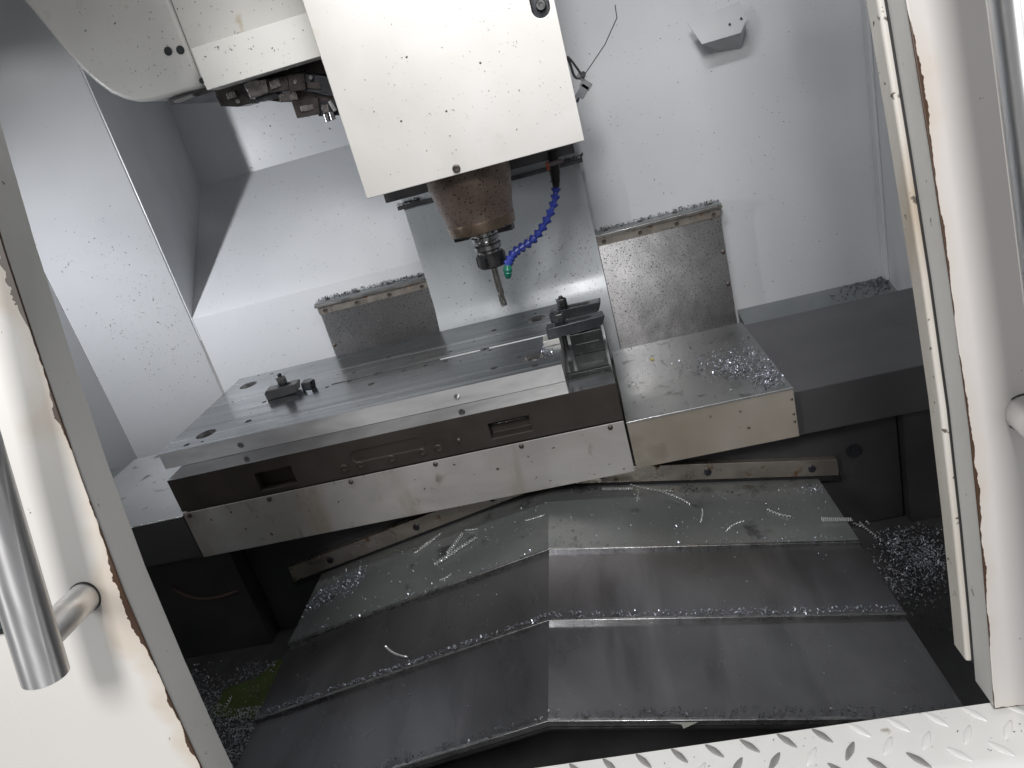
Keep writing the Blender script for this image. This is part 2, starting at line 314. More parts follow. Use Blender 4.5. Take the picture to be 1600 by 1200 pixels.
MB().ext([(*A2, .40), (*A, .40), (*(A + n2), .40), (*(A2 + n2), .40)], (0, 0, 1.9)).build('side_panel', 'wall', wl, .001)
MB().box(-1.165, -1.15, -.80, .02, .40, 2.3).build('front_side_panel', 'wall', wl)
MB().box(-.6725, -.6695, .6495, 1.04, 1.05, 2.3).build('niche_panel', 'wall', wl)
wt = thing('wall_right', (1.28, 0, .4), kind='structure')
MB().box(1.27, 1.29, -.80, YB + .02, .40, 2.3).build('side_panel', 'wall', wt)
MB().box(1.262, 1.27, YB - .030, YB - .001, .765, 2.3).build('corner_trim', 'wall', wt, .002)
cei = thing('shade_ceiling', (0, .3, 2.3), kind='structure')
MB().box(-1.165, 1.29, -.25, 1.04, 2.301, 2.32).build('light_block_panel', 'wall', cei)  # unseen roof added to block ambient light from above
hd = thing('light_block_header', (.1, -.58, 2.05), 'added out-of-view sheet header blocking light above the doors', 'header')
MB().box(-1.165, 1.35, -.60, -.57, 2.115, 2.45).build('light_block_sheet', 'white_door', hd)  # added header out of view, keeps lamp light off the upper left
pan = MB().box(-1.15, 1.27, -.80, YB, .36, .40).build('chip_pan', 'pan'); tag(pan, kind='structure')
cool = MB().ext([(p[0], p[1], .4005) for p in [pz(330, 1120, .4), pz(352, 1078, .4), pz(400, 1062, .4), pz(440, 1030, .4), pz(452, 1060, .4), pz(425, 1100, .4), pz(395, 1125, .4)]], (0, 0, .003)).build('coolant_puddle', 'coolant')
tag(cool, kind='stuff')

# ------------------------------------------------------------------ table
table = thing('machine_table', (0, .25, .69), 'long brown cast machine table with bolts and pockets in its front edge', 'machine table')
tb = MB().box(-.5, .5, 0, .5, .818, .9).build('table_body', 'table', table)
cut = MB().box(-.303, -.216, -.02, .03, .829, .872).box(.226, .313, -.02, .03, .836, .872)
ov = []
for k in range(9):
    t = -math.pi / 2 + math.pi * k / 8; ov.append((.070 + .0135 * math.cos(t), -.02, .8615 + .0135 * math.sin(t)))
for k in range(9):
    t = math.pi / 2 + math.pi * k / 8; ov.append((-.066 + .0135 * math.cos(t), -.02, .8615 + .0135 * math.sin(t)))
cut.ext(ov, (0, .0225, 0))
tb.data.materials.append(MT['tabletop'])
carve(tb, cut)
for p in tb.data.polygons:
    if p.normal.z > .9 and p.center.z > .2: p.material_index = 1
tb.data.set_sharp_from_angle(angle=math.radians(35))
md = tb.modifiers.new('bevel', 'BEVEL'); md.width = .0012; md.segments = 2; md.limit_method = 'ANGLE'; md.angle_limit = math.radians(40); md.harden_normals = True
MB().tube([(.236 + .0035 * k, .018 + .001 * math.sin(k * 1.7), .861 + .0012 * math.sin(k * 2.3)) for k in range(20)], .0011, 6).build('bead_chain', 'bright', table)
for x, z in ((-.102, .842), (-.066, .842), (.005, .841), (.074, .841), (.110, .842)):
    inst('bolt', BOLT_T, (x, .0, z), table, QF)
inst('plug', BUTTON, (.157, 0, .849), table, QF)
ap = MB().box(-.498, .499, -.0035, -.0003, .697, .816).build('apron', 'apron', table, .0006)
for x in (-.484, -.290, -.098, .094, .282, .470): inst('screw', BUTTON, (x, -.0035, .808), ap, QF)
MB().box(-.44, .44, .02, .46, .699, .817).build('table_underframe', 'dark_cast', table)

# ------------------------------------------------------------------ milled plate on the table
PT = .9395
plate = thing('fixture_plate', (-.07, .3, .9), 'thick milled steel plate drilled with many holes lying on the table', 'steel plate')
pb = MB().box(-.5395, .399, .068, .530, .9005, PT).build('plate_body', 'plate_side', plate)
cut = MB()
def hole(u, v, r, depth, r2=None, d2=None, n=20):
    p = pz(u, v, PT); cut.lathe([(r, -depth), (r, .01)], n, (p[0], p[1], PT))
    if r2: cut.lathe([(r2, -d2), (r2, .01)], n, (p[0], p[1], PT))
    return p
for u, v in ((322, 678), (388, 602), (838, 498), (834, 558)): hole(u, v, .024, .018, .013, .034, 32)
for u, v, r in ((292, 695, .008), (316, 690, .004), (388, 658, .0085), (413, 628, .0065), (406, 586, .006), (425, 584, .005), (489, 597, .005), (511, 605, .0055), (553, 582, .005), (546, 596, .006),
                (580, 600, .0085), (608, 558, .0075), (645, 560, .005), (671, 552, .005), (631, 579, .006), (665, 571, .006), (696, 564, .006), (704, 549, .005), (772, 575, .0085),
                (766, 547, .005), (811, 558, .0065), (772, 516, .008), (741, 533, .0035), (836, 571, .0085), (817, 494, .005), (836, 490, .006), (528, 585, .003), (680, 547, .003), (758, 553, .003)):
    hole(u, v, r, .016, None, None, 14)
for u0, u1, yy, wd, dp in ((530, 858, .286, .0042, .010),):
    x0 = pz(u0, 585, PT)[0]; x1 = .372
    cut.box(x0, x1, yy - wd, yy + wd, PT - dp, PT + .01)
cut.lathe([(.012, -.014), (.012, .01)], 20, (-.062, .289, PT))
cut.lathe([(.0095, -.016), (.0095, .01)], 14, (.212, .286, PT))
for x in (-.344, .165): cut.lathe([(.0075, 0), (.0075, .03)], 16, (x, .055, .918), (0, 1, 0))
pb.data.materials.append(MT['plate']); pb.data.materials.append(MT['hole_wall']); pb.data.materials.append(MT['table'])
carve(pb, cut)
for p in pb.data.polygons:
    c = p.center
    if p.normal.z > .9 and c.z > .038: p.material_index = 1
    elif abs(c.y - .23 + .0) > .0 and -.22 < c.y < .22 and -.44 < c.x < .44 and .001 < c.z < .0385: p.material_index = 3 if p.normal.z > .5 else 2
pb.data.set_sharp_from_angle(angle=math.radians(35))
for p in pb.data.polygons: p.use_smooth = True
md = pb.modifiers.new('bevel', 'BEVEL'); md.width = .0008; md.segments = 1; md.limit_method = 'ANGLE'; md.angle_limit = math.radians(50); md.harden_normals = True
for x0, x1 in ((.100, .2005), (.2235, .366)):
    MB().box(x0, x1, .2825, .2895, PT - .009, PT + .0006).build('slot_glint_bar', 'slot_glint', plate, .0006)  # added bar, the lit slot wall's brightness is put into its colour

# ------------------------------------------------------------------ clamps
def clamp(loc, ang, L, W, H, nutx, label, group=None, tilt=0.0, stud=.05, nutm_='nut', strapm='black'):
    """strap clamp: local +X along the strap from its nose; loc = nose centre bottom"""
    t = thing('strap_clamp', loc, label, 'clamp', group)
    t.rotation_euler = (0, tilt, ang)
    b = MB(); prof = [(0, 0), (0, H * .82), (L * .04, H), (L * .985, H), (L, H * .9), (L * .93, H * .12), (L * .55, 0)]
    def side(y): return [(x, y, z) for x, z in prof]
    st = b.prism(side(-W / 2), side(W / 2)); me = st.mesh('strap', strapm, (0, 0, 0))
    o = bpy.data.objects.new('strap', me); COL.objects.link(o); o.parent = t
    md = o.modifiers.new('bevel', 'BEVEL'); md.width = .0015; md.segments = 2; md.limit_method = 'ANGLE'; md.harden_normals = True
    # raised rails either side of the adjusting slot
    sl = MB(); r = W * .20; x0, x1 = nutx - .004, L * .78; poly = []
    for k in range(9):
        a = -math.pi / 2 + math.pi * k / 8; poly.append((x1 - r + r * math.cos(a), r * math.sin(a), H + .0004))
    for k in range(9):
        a = math.pi / 2 + math.pi * k / 8; poly.append((x0 + r * math.cos(a), r * math.sin(a), H + .0004))
    me = sl.ext(poly, (0, 0, .0006)).mesh('slot', 'rubber'); s = bpy.data.objects.new('slot', me); COL.objects.link(s); s.parent = t
    def part(name, b, m, p=t):
        o = bpy.data.objects.new(name, b.mesh(name, m)); COL.objects.link(o); o.parent = p; return o
    part('washer', MB().lathe([(.0145, H + .001), (.0145, H + .0035)], 24, (nutx, 0, 0)), 'black')
    part('stud', MB().lathe([(.0055, H - stud), (.0055, H + .029), (.0045, H + .031)], 14, (nutx, 0, 0)), 'nut')
    part('hex_nut', MB().lathe([(.0112, H + .0036), (.0128, H + .0055), (.0128, H + .022), (.0112, H + .0245)], 6, (nutx, 0, 0)), nutm_)
    return t
clamp((-.352, .292, PT + .0005), math.radians(4), .084, .038, .024, .046, 'black strap clamp with a hex nut standing alone on the plate, away from the others', stud=.019, nutm_='holder', strapm='oily_plate')
hb_ = thing('heel_block', (-.252, .302, PT), 'small dark angled block touching the end of the lone strap clamp', 'heel block')
MB().ext([(-.262, .290, PT + .0006), (-.236, .284, PT + .0006), (-.228, .300, PT + .0006), (-.248, .318, PT + .0006), (-.262, .312, PT + .0006)], (.002, .002, .019)).build('block_body', 'black', hb_, .001)
clamp((.372, .222, PT + .0135), math.radians(4), .135, .038, .025, .036, 'black strap clamp resting on a bare aluminium packing piece at the plate end', 'strap clamps at the plate end', stud=.06)
clamp((.376, .392, PT + .0005), math.radians(-3), .130, .038, .025, .036, 'black strap clamp behind the one on the aluminium packing piece', 'strap clamps at the plate end', stud=.02)
pk = MB().box(.360, .398, .200, .245, PT + .0003, PT + .013).build('packing_piece', 'alu', None, .001); tag(pk, 'small bare aluminium packing block under a strap clamp at the plate end', 'packing block')
stp = thing('riser_block', (.457, .3, .9), 'black riser block standing on the table under the two strap clamps', 'riser block')
rb = MB().box(.421, .493, .208, .405, .9005, .950).build('block_body', 'black2', stp, .0015)
MB().box(.430, .484, .2065, .2079, .925, .9262).build('edge_line', 'holder', stp)
MB().box(.423, .491, .3775, .4035, .9503, .9515).build('top_shim', 'holder', stp)
stop = thing('stop_bar', (.45, .1, .9), 'flat dark steel bar lying across the table end beside the plate', 'steel bar')
MB().box(.4035, .495, .078, .092, .9005, .9085).build('bar', 'black2', stop, .001)

# ------------------------------------------------------------------ X axis covers
rc = thing('way_cover_box', (.67, .2, .70), 'bare stained steel cover box beside the table with loose chips on top', 'way cover')
MB().box(.5035, .838, .0, .43, .699, .8085).build('cover_shell', 'tan_steel', rc, .002)
MB().box(.505, .8365, .0015, .429, .8088, .8098).build('top_skin', 'cover_top', rc)
MB().box(.503, .8375, -.0012, .0012, .806, .8102).build('front_fold', 'bright', rc, .0005)
for z in (.735, .752, .785): inst('rivet', BUTTON, (.832, 0, z), rc, QF, (.5, .5, .5))
lc = thing('way_cover_box', (-.7, .2, .70), 'bare steel cover box beside the table next to the white left door', 'way cover')
MB().box(-.88, -.5035, .0, .43, .698, .8065).build('cover_shell', 'dark_paint', lc, .002)
MB().box(-.879, -.5045, .0015, .429, .8066, .8078).build('top_skin', 'cover_top_lit', lc)
MB().box(-.88, -.504, -.0012, .0012, .8055, .809).build('front_fold', 'bright', lc, .0005)
ro = thing('outer_cover', (1.05, .2, .69), 'dark grey painted cover box running on to the right hand wall', 'way cover')
MB().box(.8385, 1.269, .02, .46, .690, .790).build('cover_shell', 'dark_paint', ro, .002)
lo = thing('outer_cover', (-1.0, .2, .69), 'grey cover box between the left steel cover and the left wall', 'way cover')
MB().box(-1.06, -.8805, .02, .43, .690, .795).build('cover_shell', 'ledge', lo, .002)
MB().box(-1.06, -.462, .035, .43, .401, .689).build('skirt', 'dark_cast', lo)
MB().box(1.062, 1.268, .06, .45, .401, .689).build('skirt', 'dark_cast', ro)
led = thing('sloped_ledge', (1.05, .55, .7), 'grey sloped ledge at the foot of the rear wall behind the dark cover', 'ledge')
MB().ext([(.87, .462, .712), (.87, YB - .001, .768), (.87, YB - .001, .70), (.87, .462, .70)], (.40, 0, 0)).build('ledge_sheet', 'ledge', led)

# ------------------------------------------------------------------ saddle and Y way cover
RX, RZ, EZ, EXL, EXR = .305, .66, .55, -.283, .879
def roof(x, dz=0.0):
    return (RZ - (RX - x) * (RZ - EZ) / (RX - EXL) if x < RX else RZ - (x - RX) * (RZ - EZ) / (EXR - RX)) + dz
sad = thing('saddle', (.3, .2, .4), 'dark casting under the table with a bare metal wiper strip', 'saddle')
MB().box(-.46, 1.06, .085, .46, .40, .693).build('casting', 'dark_cast', sad, .004)
def strip(x0, x1, za, zb, y0, y1):
    b = MB(); xs = [x0, RX, x1]
    a = [(x, y0, roof(x) + za) for x in xs] + [(x, y0, roof(x) + zb) for x in xs[::-1]]
    return b.prism(a, [(x, y1, z) for x, _, z in a])
ws = strip(-.36, .925, .006, .046, .068, .0845).build('wiper_strip', 'strip', sad, .001)
strip(-.36, .93, -.006, .0055, .066, .0845).build('wiper_rubber', 'rubber', sad)
for x in (-.25, -.02, .173, .425, .652, .87): inst('screw', SCREW_D, (x, .068, roof(x) + .026), ws, QF)
MB().lathe([(.016, 0), (.016, .004), (.011, .004), (.010, .001)], 20, (.965, .085, .592), (0, -1, 0)).build('bored_boss', 'black', sad)
cov = thing('telescopic_way_cover', (.3, -.25, .40), 'roof-shaped steel telescopic way cover of three overlapping plates below the table', 'way cover')
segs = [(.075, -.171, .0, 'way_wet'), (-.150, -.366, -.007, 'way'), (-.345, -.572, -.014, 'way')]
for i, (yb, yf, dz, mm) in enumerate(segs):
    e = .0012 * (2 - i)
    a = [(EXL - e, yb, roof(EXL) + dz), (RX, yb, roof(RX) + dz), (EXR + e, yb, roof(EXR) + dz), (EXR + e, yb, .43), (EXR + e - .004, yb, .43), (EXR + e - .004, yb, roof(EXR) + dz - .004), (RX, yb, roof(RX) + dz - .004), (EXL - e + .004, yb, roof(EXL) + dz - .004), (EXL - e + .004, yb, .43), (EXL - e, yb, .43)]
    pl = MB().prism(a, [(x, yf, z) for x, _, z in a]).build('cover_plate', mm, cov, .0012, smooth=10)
    xs = [EXL - e - .001, RX, EXR + e + .001]
    la = [(x, yf + .005, roof(x) + dz + .0012) for x in xs] + [(x, yf + .006, roof(x) + dz - .0095) for x in xs[::-1]]
    MB().prism(la, [(x, yf - .0015, z) for x, _, z in la]).build('front_lip', 'lip', pl, .0012, smooth=10)
    lb = [(x, yf + .001, roof(x) + dz - .0098) for x in xs] + [(x, yf - .001, roof(x) + dz - .0135) for x in xs[::-1]]
    MB().prism(lb, [(x, yf - .0045, z) for x, _, z in lb]).build('wiper', 'rubber', pl, smooth=10)

# ------------------------------------------------------------------ uprights, column sheet
def upright(x0, x1, label):
    t = thing('upright_guard', ((x0 + x1) / 2, .63, .4), label, 'steel guard')
    MB().box(x0, x1, .612, .649, .41, 1.072).build('guard_sheet', 'upright', t, .001)
    cs = MB().box(x0 - .002, x1 + .002, .6095, .612, 1.046, 1.068).build('clamp_strip', 'strip', t, .0006)
    n = max(2, int((x1 - x0) / .075))
    for k in range(n): inst('screw', SCREW, (x0 + .018 + k * (x1 - x0 - .036) / (n - 1), .6095, 1.056), cs, QF)
    MB().box(x0 - .006, x1 + .006, .600, .608, 1.0685, 1.0765).build('wiper_rail', 'steel', t, .001)
    MB().box(x0 - .006, x1 + .006, .6085, .649, 1.0725, 1.080).build('top_ledge', 'ledge', t, .001)
    for k in range(n): inst('screw', SCREW, (x0 + .03 + k * (x1 - x0 - .05) / (n - 1), .63, 1.080), t)
    for z in (.86, .95): inst('edge_screw', BUTTON, ((x1 - .008) if x0 > .3 else (x0 + .008), .612, z), t, QF)
    return t
upright(-.276, .050, 'steel guard sheet standing behind the plate, narrower one beside the sloped panel')
upright(.530, .858, 'speckled steel guard sheet standing behind the cover box with loose chips')
cs = thing('column_guard', (.29, .58, .76), 'plain grey sheet guard hanging behind the spindle between two steel guards', 'sheet guard')
prof = [(.598, 1.30), (.598, 1.04), (.597, 1.01), (.594, .985), (.588, .965), (.580, .945), (.572, .92), (.566, .88), (.563, .74)]
bk = [(y + .004, z) for y, z in prof[::-1]]
lp = [(0.052, y, z) for y, z in prof + bk]
MB().prism(lp, [(.529, y, z) for x, y, z in lp]).build('guard_sheet', 'colsheet', cs, smooth=60)
MB().box(.038, .538, .586, .606, 1.272, 1.282).build('top_rim', 'oily_plate', cs, .001)

# ------------------------------------------------------------------ spindle head
HY = .12
head = thing('spindle_head', (.32, .3, 1.3), 'big cream painted spindle head cover above the plate', 'spindle head')
hc = MB().box(.097, .543, HY, .56, 1.357, 2.2).build('head_cover', 'cream', head)
cut = MB(); ob = []
sc0 = py(845, 0, HY)
for k in range(13):
    a = math.pi + math.pi * k / 12; ob.append((.5165 + .0165 * math.cos(a), HY - .02, 1.600 + .0165 * math.sin(a)))
ob += [(.533, HY - .02, 1.68), (.500, HY - .02, 1.68)]
cut.ext(ob, (0, .045, 0)); hc.data.materials.append(MT['black']); carve(hc, cut)
for p in hc.data.polygons:
    if p.center.y > -.3 + .121 + .0 and abs(p.center.y) < .179 and p.center.z < .5 and p.center.x > .17 and p.normal.z > -.99 and p.center.y < -.15: p.material_index = 1
md = hc.modifiers.new('bevel', 'BEVEL'); md.harden_normals = True; md.width = .002; md.segments = 2; md.limit_method = 'ANGLE'; md.angle_limit = math.radians(50)
for z in (1.606, 1.64): inst('slot_bolt', screw_mesh('slot_bolt', .0095, .008, 'holder'), (.518, HY + .022, z), head, QF)
inst('cover_screw', screw_mesh('cover_screw', .008, .004, 'rust_bolt', .004), (.289, HY, 1.369), head, QF)
for x, z in ((.21, 1.48), (.386, 1.54), (.30, 1.475), (.255, 1.585)): inst('rivet', BUTTON, (x, HY + .001, z), head, QF, (.45, .45, .45))
uy = .36; pA = py(636, 300, uy); pB = py(896, 262, uy)
MB().box(.070, .522, uy, .56, 1.318, 1.357).build('bottom_plate', 'oily_plate', head, .002)
SX, SY = .290, .2535
MB().lathe([(.092, 1.362), (.092, 1.33), (.0905, 1.325), (.0745, 1.248), (.0745, 1.2455)], 56, (SX, SY, 0)).build('spindle_nose', 'nose', head)
MB().lathe([(.0755, 1.246), (.0760, 1.243), (.0745, 1.224), (.0715, 1.2215), (.040, 1.2215)], 56, (SX, SY, 0)).build('nose_ring', 'bronze', head)
for a in (-0.15, math.pi - .15):
    c, s = math.cos(a), math.sin(a); q = Quaternion((0, 0, 1), a)
    poly = [q @ Vector(v) for v in ((.034, -.0135, 0), (.068, -.0135, 0), (.068, .0135, 0), (.034, .0135, 0))]
    MB().ext([(SX + v.x, SY + v.y, 1.2205) for v in poly], (0, 0, -.013)).build('drive_key', 'nut', head, .001)

th = thing('tool_holder', (SX, SY, 1.04), 'collet tool holder with a slim end mill held in the spindle nose', 'tool holder')
MB().lathe([(.025, 1.2212), (.025, 1.207), (.0315, 1.206), (.0315, 1.198), (.0265, 1.194), (.0265, 1.191), (.0315, 1.187), (.0315, 1.178), (.0295, 1.176), (.0255, 1.174), (.0255, 1.169)], 48, (SX, SY, 0)).build('flange', 'holder', th)
nutm = MB(); pr = []
nutm.lathe([(.029, 1.1685), (.0315, 1.166), (.0315, 1.140), (.0285, 1.1365), (.010, 1.1365)], 48, (SX, SY, 0)); nutm.build('collet_nut', 'nut', th)
for k in range(6):
    a = k * math.pi / 3 + .25; MB().lathe([(.0042, 1.1425), (.0042, 1.164)], 8, (SX + .0295 * math.cos(a), SY + .0295 * math.sin(a), 0)).build('wrench_slot', 'black2', th)
em = MB().lathe([(.008, 1.1364), (.008, 1.082)], 24, (SX, SY, 0)).build('end_mill', 'cutter', th)
fl = MB(); n = 40; rows = 24
vs = []; fs = []
for i in range(rows + 1):
    z = 1.082 - i * (1.082 - 1.042) / rows; tw = i / rows * 2.4
    for k in range(n):
        a = 2 * math.pi * k / n; r = .0078 * (.72 + .28 * abs(math.cos(1.5 * (a - tw))) ** .6); vs.append((SX + r * math.cos(a), SY + r * math.sin(a), z))
for i in range(rows):
    for k in range(n): fs.append((i * n + k, i * n + (k + 1) % n, (i + 1) * n + (k + 1) % n, (i + 1) * n + k))
fs += [tuple(range(n)), tuple(range(rows * n, rows * n + n))]
fl.add(vs, fs).build('cutting_flutes', 'cutter', em)

# coolant hose of snap links
ho = thing('coolant_hose', (.47, .34, 1.30), 'blue segmented coolant hose with a green nozzle curving towards the tool', 'coolant hose')
path = [(869, 291, .335), (868, 306, .332), (864, 322, .325), (857, 339, .315), (848, 355, .302), (838, 369, .290), (826, 380, .276), (813, 388, .262), (802, 396, .248), (796, 406, .238), (793, 416, .230)]
P3 = [Vector(py(*p)) for p in path]
def spline(pts, n):
    out = []; m = len(pts) - 1
    for j in range(n + 1):
        t = j / n * m; i = min(int(t), m - 1); f = t - i
        p0, p1, p2, p3 = pts[max(i - 1, 0)], pts[i], pts[i + 1], pts[min(i + 2, m)]
        out.append(.5 * ((2 * p1) + (p2 - p0) * f + (2 * p0 - 5 * p1 + 4 * p2 - p3) * f ** 2 + (3 * p1 - p0 - 3 * p2 + p3) * f ** 3))
    return out
NL = 14; sp = spline(P3, NL)
seglen = sum((sp[i + 1] - sp[i]).length for i in range(NL)) / NL; q_ = seglen
LINK = MB().lathe([(.0056, -.05 * q_), (.0060, .02 * q_), (.0112, .42 * q_), (.0116, .50 * q_), (.0110, .60 * q_), (.0062, .74 * q_), (.0057, .95 * q_), (.0058, 1.05 * q_)], 18).mesh('hose_link', 'blue')
for i in range(NL):
    d = sp[i] - sp[i + 1]; inst('hose_link', LINK, sp[i + 1], ho, Vector((0, 0, 1)).rotation_difference(d.normalized()))
nz = Vector(py(794, 434, .224)); dz = (nz - sp[-1])
nzl = dz.length
MB().lathe([(.0080, -.002), (.0098, .003), (.0105, .010), (.0080, .014), (.0092, .017), (.0055, nzl + .001), (.0035, nzl + .002)], 20, sp[-1], dz).build('nozzle', 'green', ho)
kt = Vector(py(866, 258, .34)); kb = sp[0]
MB().lathe([(.0075, -.002), (.0085, .006), (.0105, .012), (.0105, .022), (.0120, .026), (.0120, (kt - kb).length + .03)], 20, kb, kt - kb).build('valve_body', 'rubber', ho)
c0 = Vector(py(868, 254, .325)); ax = Vector((1, 0, .05))
MB().lathe([(.0050, -.016), (.0050, .016)], 16, c0, ax).build('valve_stem', 'pinkband', ho)
MB().box(c0.x - .022, c0.x - .015, c0.y - .010, c0.y + .006, c0.z - .012, c0.z + .006).build('valve_lever', 'orange', ho, .0015)

# proximity sensor dangling beside the head
sn = thing('sensor_plug', (.57, .32, 1.45), 'grey sensor plug with looped black cable hanging beside the spindle head', 'sensor')
SYY = .30
def P(u, v, y=SYY): return Vector(py(u, v, y))
def bar(pa, pb, wd, dp, name, m):
    a, b = Vector(pa), Vector(pb); t = (b - a).normalized(); s = t.cross(Vector((0, 1, 0))).normalized() * wd / 2; d = Vector((0, dp, 0))
    return MB().prism([a + s, b + s, b - s, a - s], [a + s + d, b + s + d, b - s + d, a - s + d]).build(name, m, sn, .001)
bar(P(916, 133), P(905, 152), .018, .014, 'plug_body', 'sensor')
bar(P(919, 127), P(912.5, 138), .023, .018, 'plug_cap', 'sensor')
bar(P(913, 123), P(902, 117.5), .012, .012, 'cable_clip', 'sensor')
bar(P(905, 150), P(901.5, 160), .006, .006, 'plug_tail', 'black')
MB().tube(spline([P(886, 88), P(893, 95), P(902, 107), P(908, 116)], 16), .0024, 8).build('cable', 'cable', sn)
MB().tube(spline([P(886, 90), P(891, 100), P(896, 116), P(901, 122), P(907, 121)], 16), .0026, 8).build('cable', 'cable', sn)
MB().tube([P(913, 117), P(922, 104), P(945, 70), P(964, 28), P(961, 8)], .0011, 6).build('tie_tail', 'cable', sn)
MB().lathe([(.006, -.004), (.006, .006)], 10, P(911, 116), (0, -1, 0)).build('tie_lock', 'cable', sn)
MB().box(.5425, .556, SYY - .004, SYY + .012, 1.43, 1.437).build('plug_mount', 'sensor', sn)

# ------------------------------------------------------------------ tool magazine
BY = .25
mg = thing('tool_magazine', (-.2, .4, 1.65), 'large off-white tool magazine housing with a rounded lower corner', 'tool magazine')
def bp(u, v, y=BY): return tuple(py(u, v, y))
ol = [(-.62, BY, 2.25), (-.575, BY, 2.06), bp(35, 0), bp(75, 48), bp(110, 90)]
c_ = [bp(130, 112), bp(150, 130), bp(172, 146), bp(193, 155), bp(215, 159.5), bp(240, 157.5), bp(262, 152)]
zb = bp(262, 152)[2]
sx = bp(310, 115)[0]
left_poly = ol + c_ + [(sx - .0012, BY, zb), (sx - .0012, BY, 2.25)]
MB().ext(left_poly, (0, .36, 0)).build('left_shell', 'bowl', mg, .010, seg=4)
MB().ext([(sx + .0012, BY, zb), (.088, BY, zb), (.088, BY, 2.25), (sx + .0012, BY, 2.25)], (0, .36, 0)).build('right_shell', 'bowl', mg, .003)
bx = MB().box(-.171, .088, .195, .2485, 1.636, 1.716).build('arm_cover', 'white_box', mg, .0015)
for u, v in ((263, 80), (282, 78)):
    p = bp(u, v); MB().lathe([(.0085, -.0005), (.0085, .0015), (.006, .0015)], 18, p, (0, -1, 0)).build('plug_hole', 'black', mg)
p = bp(316, 126); MB().lathe([(.006, -.0005), (.006, .0015)], 18, p, (0, -1, 0)).build('plug_hole', 'black', mg)
MB().box(-.30, -.10, BY + .03, BY + .30, zb - .012, zb - .0005).build('bottom_flange', 'dark_cast', mg, .001)
MB().ext([bp(270, 158, .262), bp(300, 147, .262), bp(302, 150, .262), bp(273, 161, .262)], (0, .02, 0)).build('flange_clip', 'steel', mg)
gr = thing('tool_gripper', (-.05, .32, 1.6), 'oily dark tool changer gripper arm under the white cover', 'gripper')
def px_block(pts, y, d, name, m, bev=.001): return MB().ext([py(u, v, y) for u, v in pts], (0, d, 0)).build(name, m, gr, bev)
px_block([(335, 138), (372, 126), (390, 162), (372, 167), (345, 166), (337, 152)], .27, .06, 'left_jaw', 'grip')
px_block([(381, 132), (388, 127), (415, 124), (419, 145), (392, 155)], .245, .07, 'jaw_plate', 'grip_bright')
px_block([(416, 124), (449, 119), (452, 141), (420, 146)], .250, .06, 'jaw_insert', 'grip')
px_block([(420, 127), (434, 123), (439, 135), (424, 140)], .245, .02, 'worn_key', 'grip_bright')
px_block([(449, 117), (474, 114), (478, 140), (453, 144)], .244, .06, 'clamp_block', 'grip')
px_block([(470, 115), (490, 116), (516, 121), (528, 152), (505, 146), (474, 143)], .255, .05, 'arm_curve', 'black')
px_block([(405, 155), (440, 146), (474, 142), (526, 152), (530, 175), (490, 158), (440, 160)], .275, .05, 'arm_body', 'grip')
px_block([(455, 158), (496, 152), (500, 178), (464, 185)], .262, .04, 'lower_block', 'grip')
px_block([(492, 160), (528, 155), (534, 180), (498, 182)], .27, .05, 'end_block', 'black')
px_block([(376, 130), (505, 88), (520, 125), (470, 116), (420, 124)], .31, .10, 'arm_root', 'grip')
px_block([(352, 146), (366, 142), (370, 152), (356, 156)], .262, .02, 'jaw_pad', 'grip_bright')
px_block([(396, 150), (430, 142), (436, 153), (402, 160)], .258, .04, 'spring_plate', 'black')
px_block([(432, 146), (462, 142), (466, 156), (438, 160)], .266, .03, 'finger', 'grip_bright')
px_block([(478, 128), (500, 130), (503, 140), (480, 138)], .25, .02, 'arm_rib', 'grip')
px_block([(468, 166), (488, 163), (490, 172), (471, 175)], .258, .02, 'lock_plate', 'grip_bright')
px_block([(502, 164), (512, 163), (515, 176), (505, 177)], .262, .02, 'roller', 'grip_bright')
for u, v in ((372, 158), (408, 131), (462, 128), (486, 121)): MB().lathe([(.0042, 0), (.0042, .004), (.002, .004), (.002, .002)], 10, py(u, v, .2455), (0, -1, 0)).build('cap_screw', 'grip_bright', gr)
for u, v in ((518, 178), (510, 181)): MB().lathe([(.006, -.004), (.006, .012), (.003, .012), (.003, .008)], 12, py(u, v, .262), (0, 0, -1)).build('end_bolt', 'holder', gr)
MB().lathe([(.004, 0), (.004, .022)], 10, py(515, 158, .258), (.25, 0, -1)).build('pin', 'bright', gr)

# ------------------------------------------------------------------ bracket on the rear wall
br = thing('sheet_bracket', (.93, .62, 1.5), 'small folded grey sheet bracket fixed to the rear wall', 'bracket')
fy = .575
pf = [py(1074, 36, fy + .015), py(1155, 2, fy + .015), py(1161, 14, fy + .006), py(1166, 33, fy), py(1158, 51, fy), py(1097, 69, fy)]
nf = np.cross(np.array(pf[2]) - pf[0], np.array(pf[5]) - pf[0]); nf = nf / np.linalg.norm(nf); nf = nf if nf[1] > 0 else -nf
MB().ext(pf, nf * .003).build('front_plate', 'bracket', br)
a, b, c = Vector(pf[5]), Vector(pf[4]), Vector(pf[3])
MB().prism([a, b, b + Vector((.012, YB - .001 - b.y, -.035)), a + Vector((.05, YB - .001 - a.y, -.028))], [v + Vector((0, .001, .003)) for v in (a, b, b + Vector((.012, YB - .003 - b.y, -.035)), a + Vector((.05, YB - .003 - a.y, -.028)))]).build('lower_web', 'bracket', br)
MB().prism([b, c, c + Vector((.012, YB - .001 - c.y, 0)), b + Vector((.012, YB - .001 - b.y, -.035))], [v + Vector((-.003, 0, .001)) for v in (b, c, c + Vector((.012, YB - .001 - c.y, 0)), b + Vector((.012, YB - .001 - b.y, -.035)))]).build('side_web', 'bracket', br)
for u, v in ((1140, 38), (1158, 29)): MB().lathe([(.0028, -.0008), (.0028, .0012)], 12, pplane(u, v, pf[0], nf), -nf).build('screw_hole', 'rubber', br)

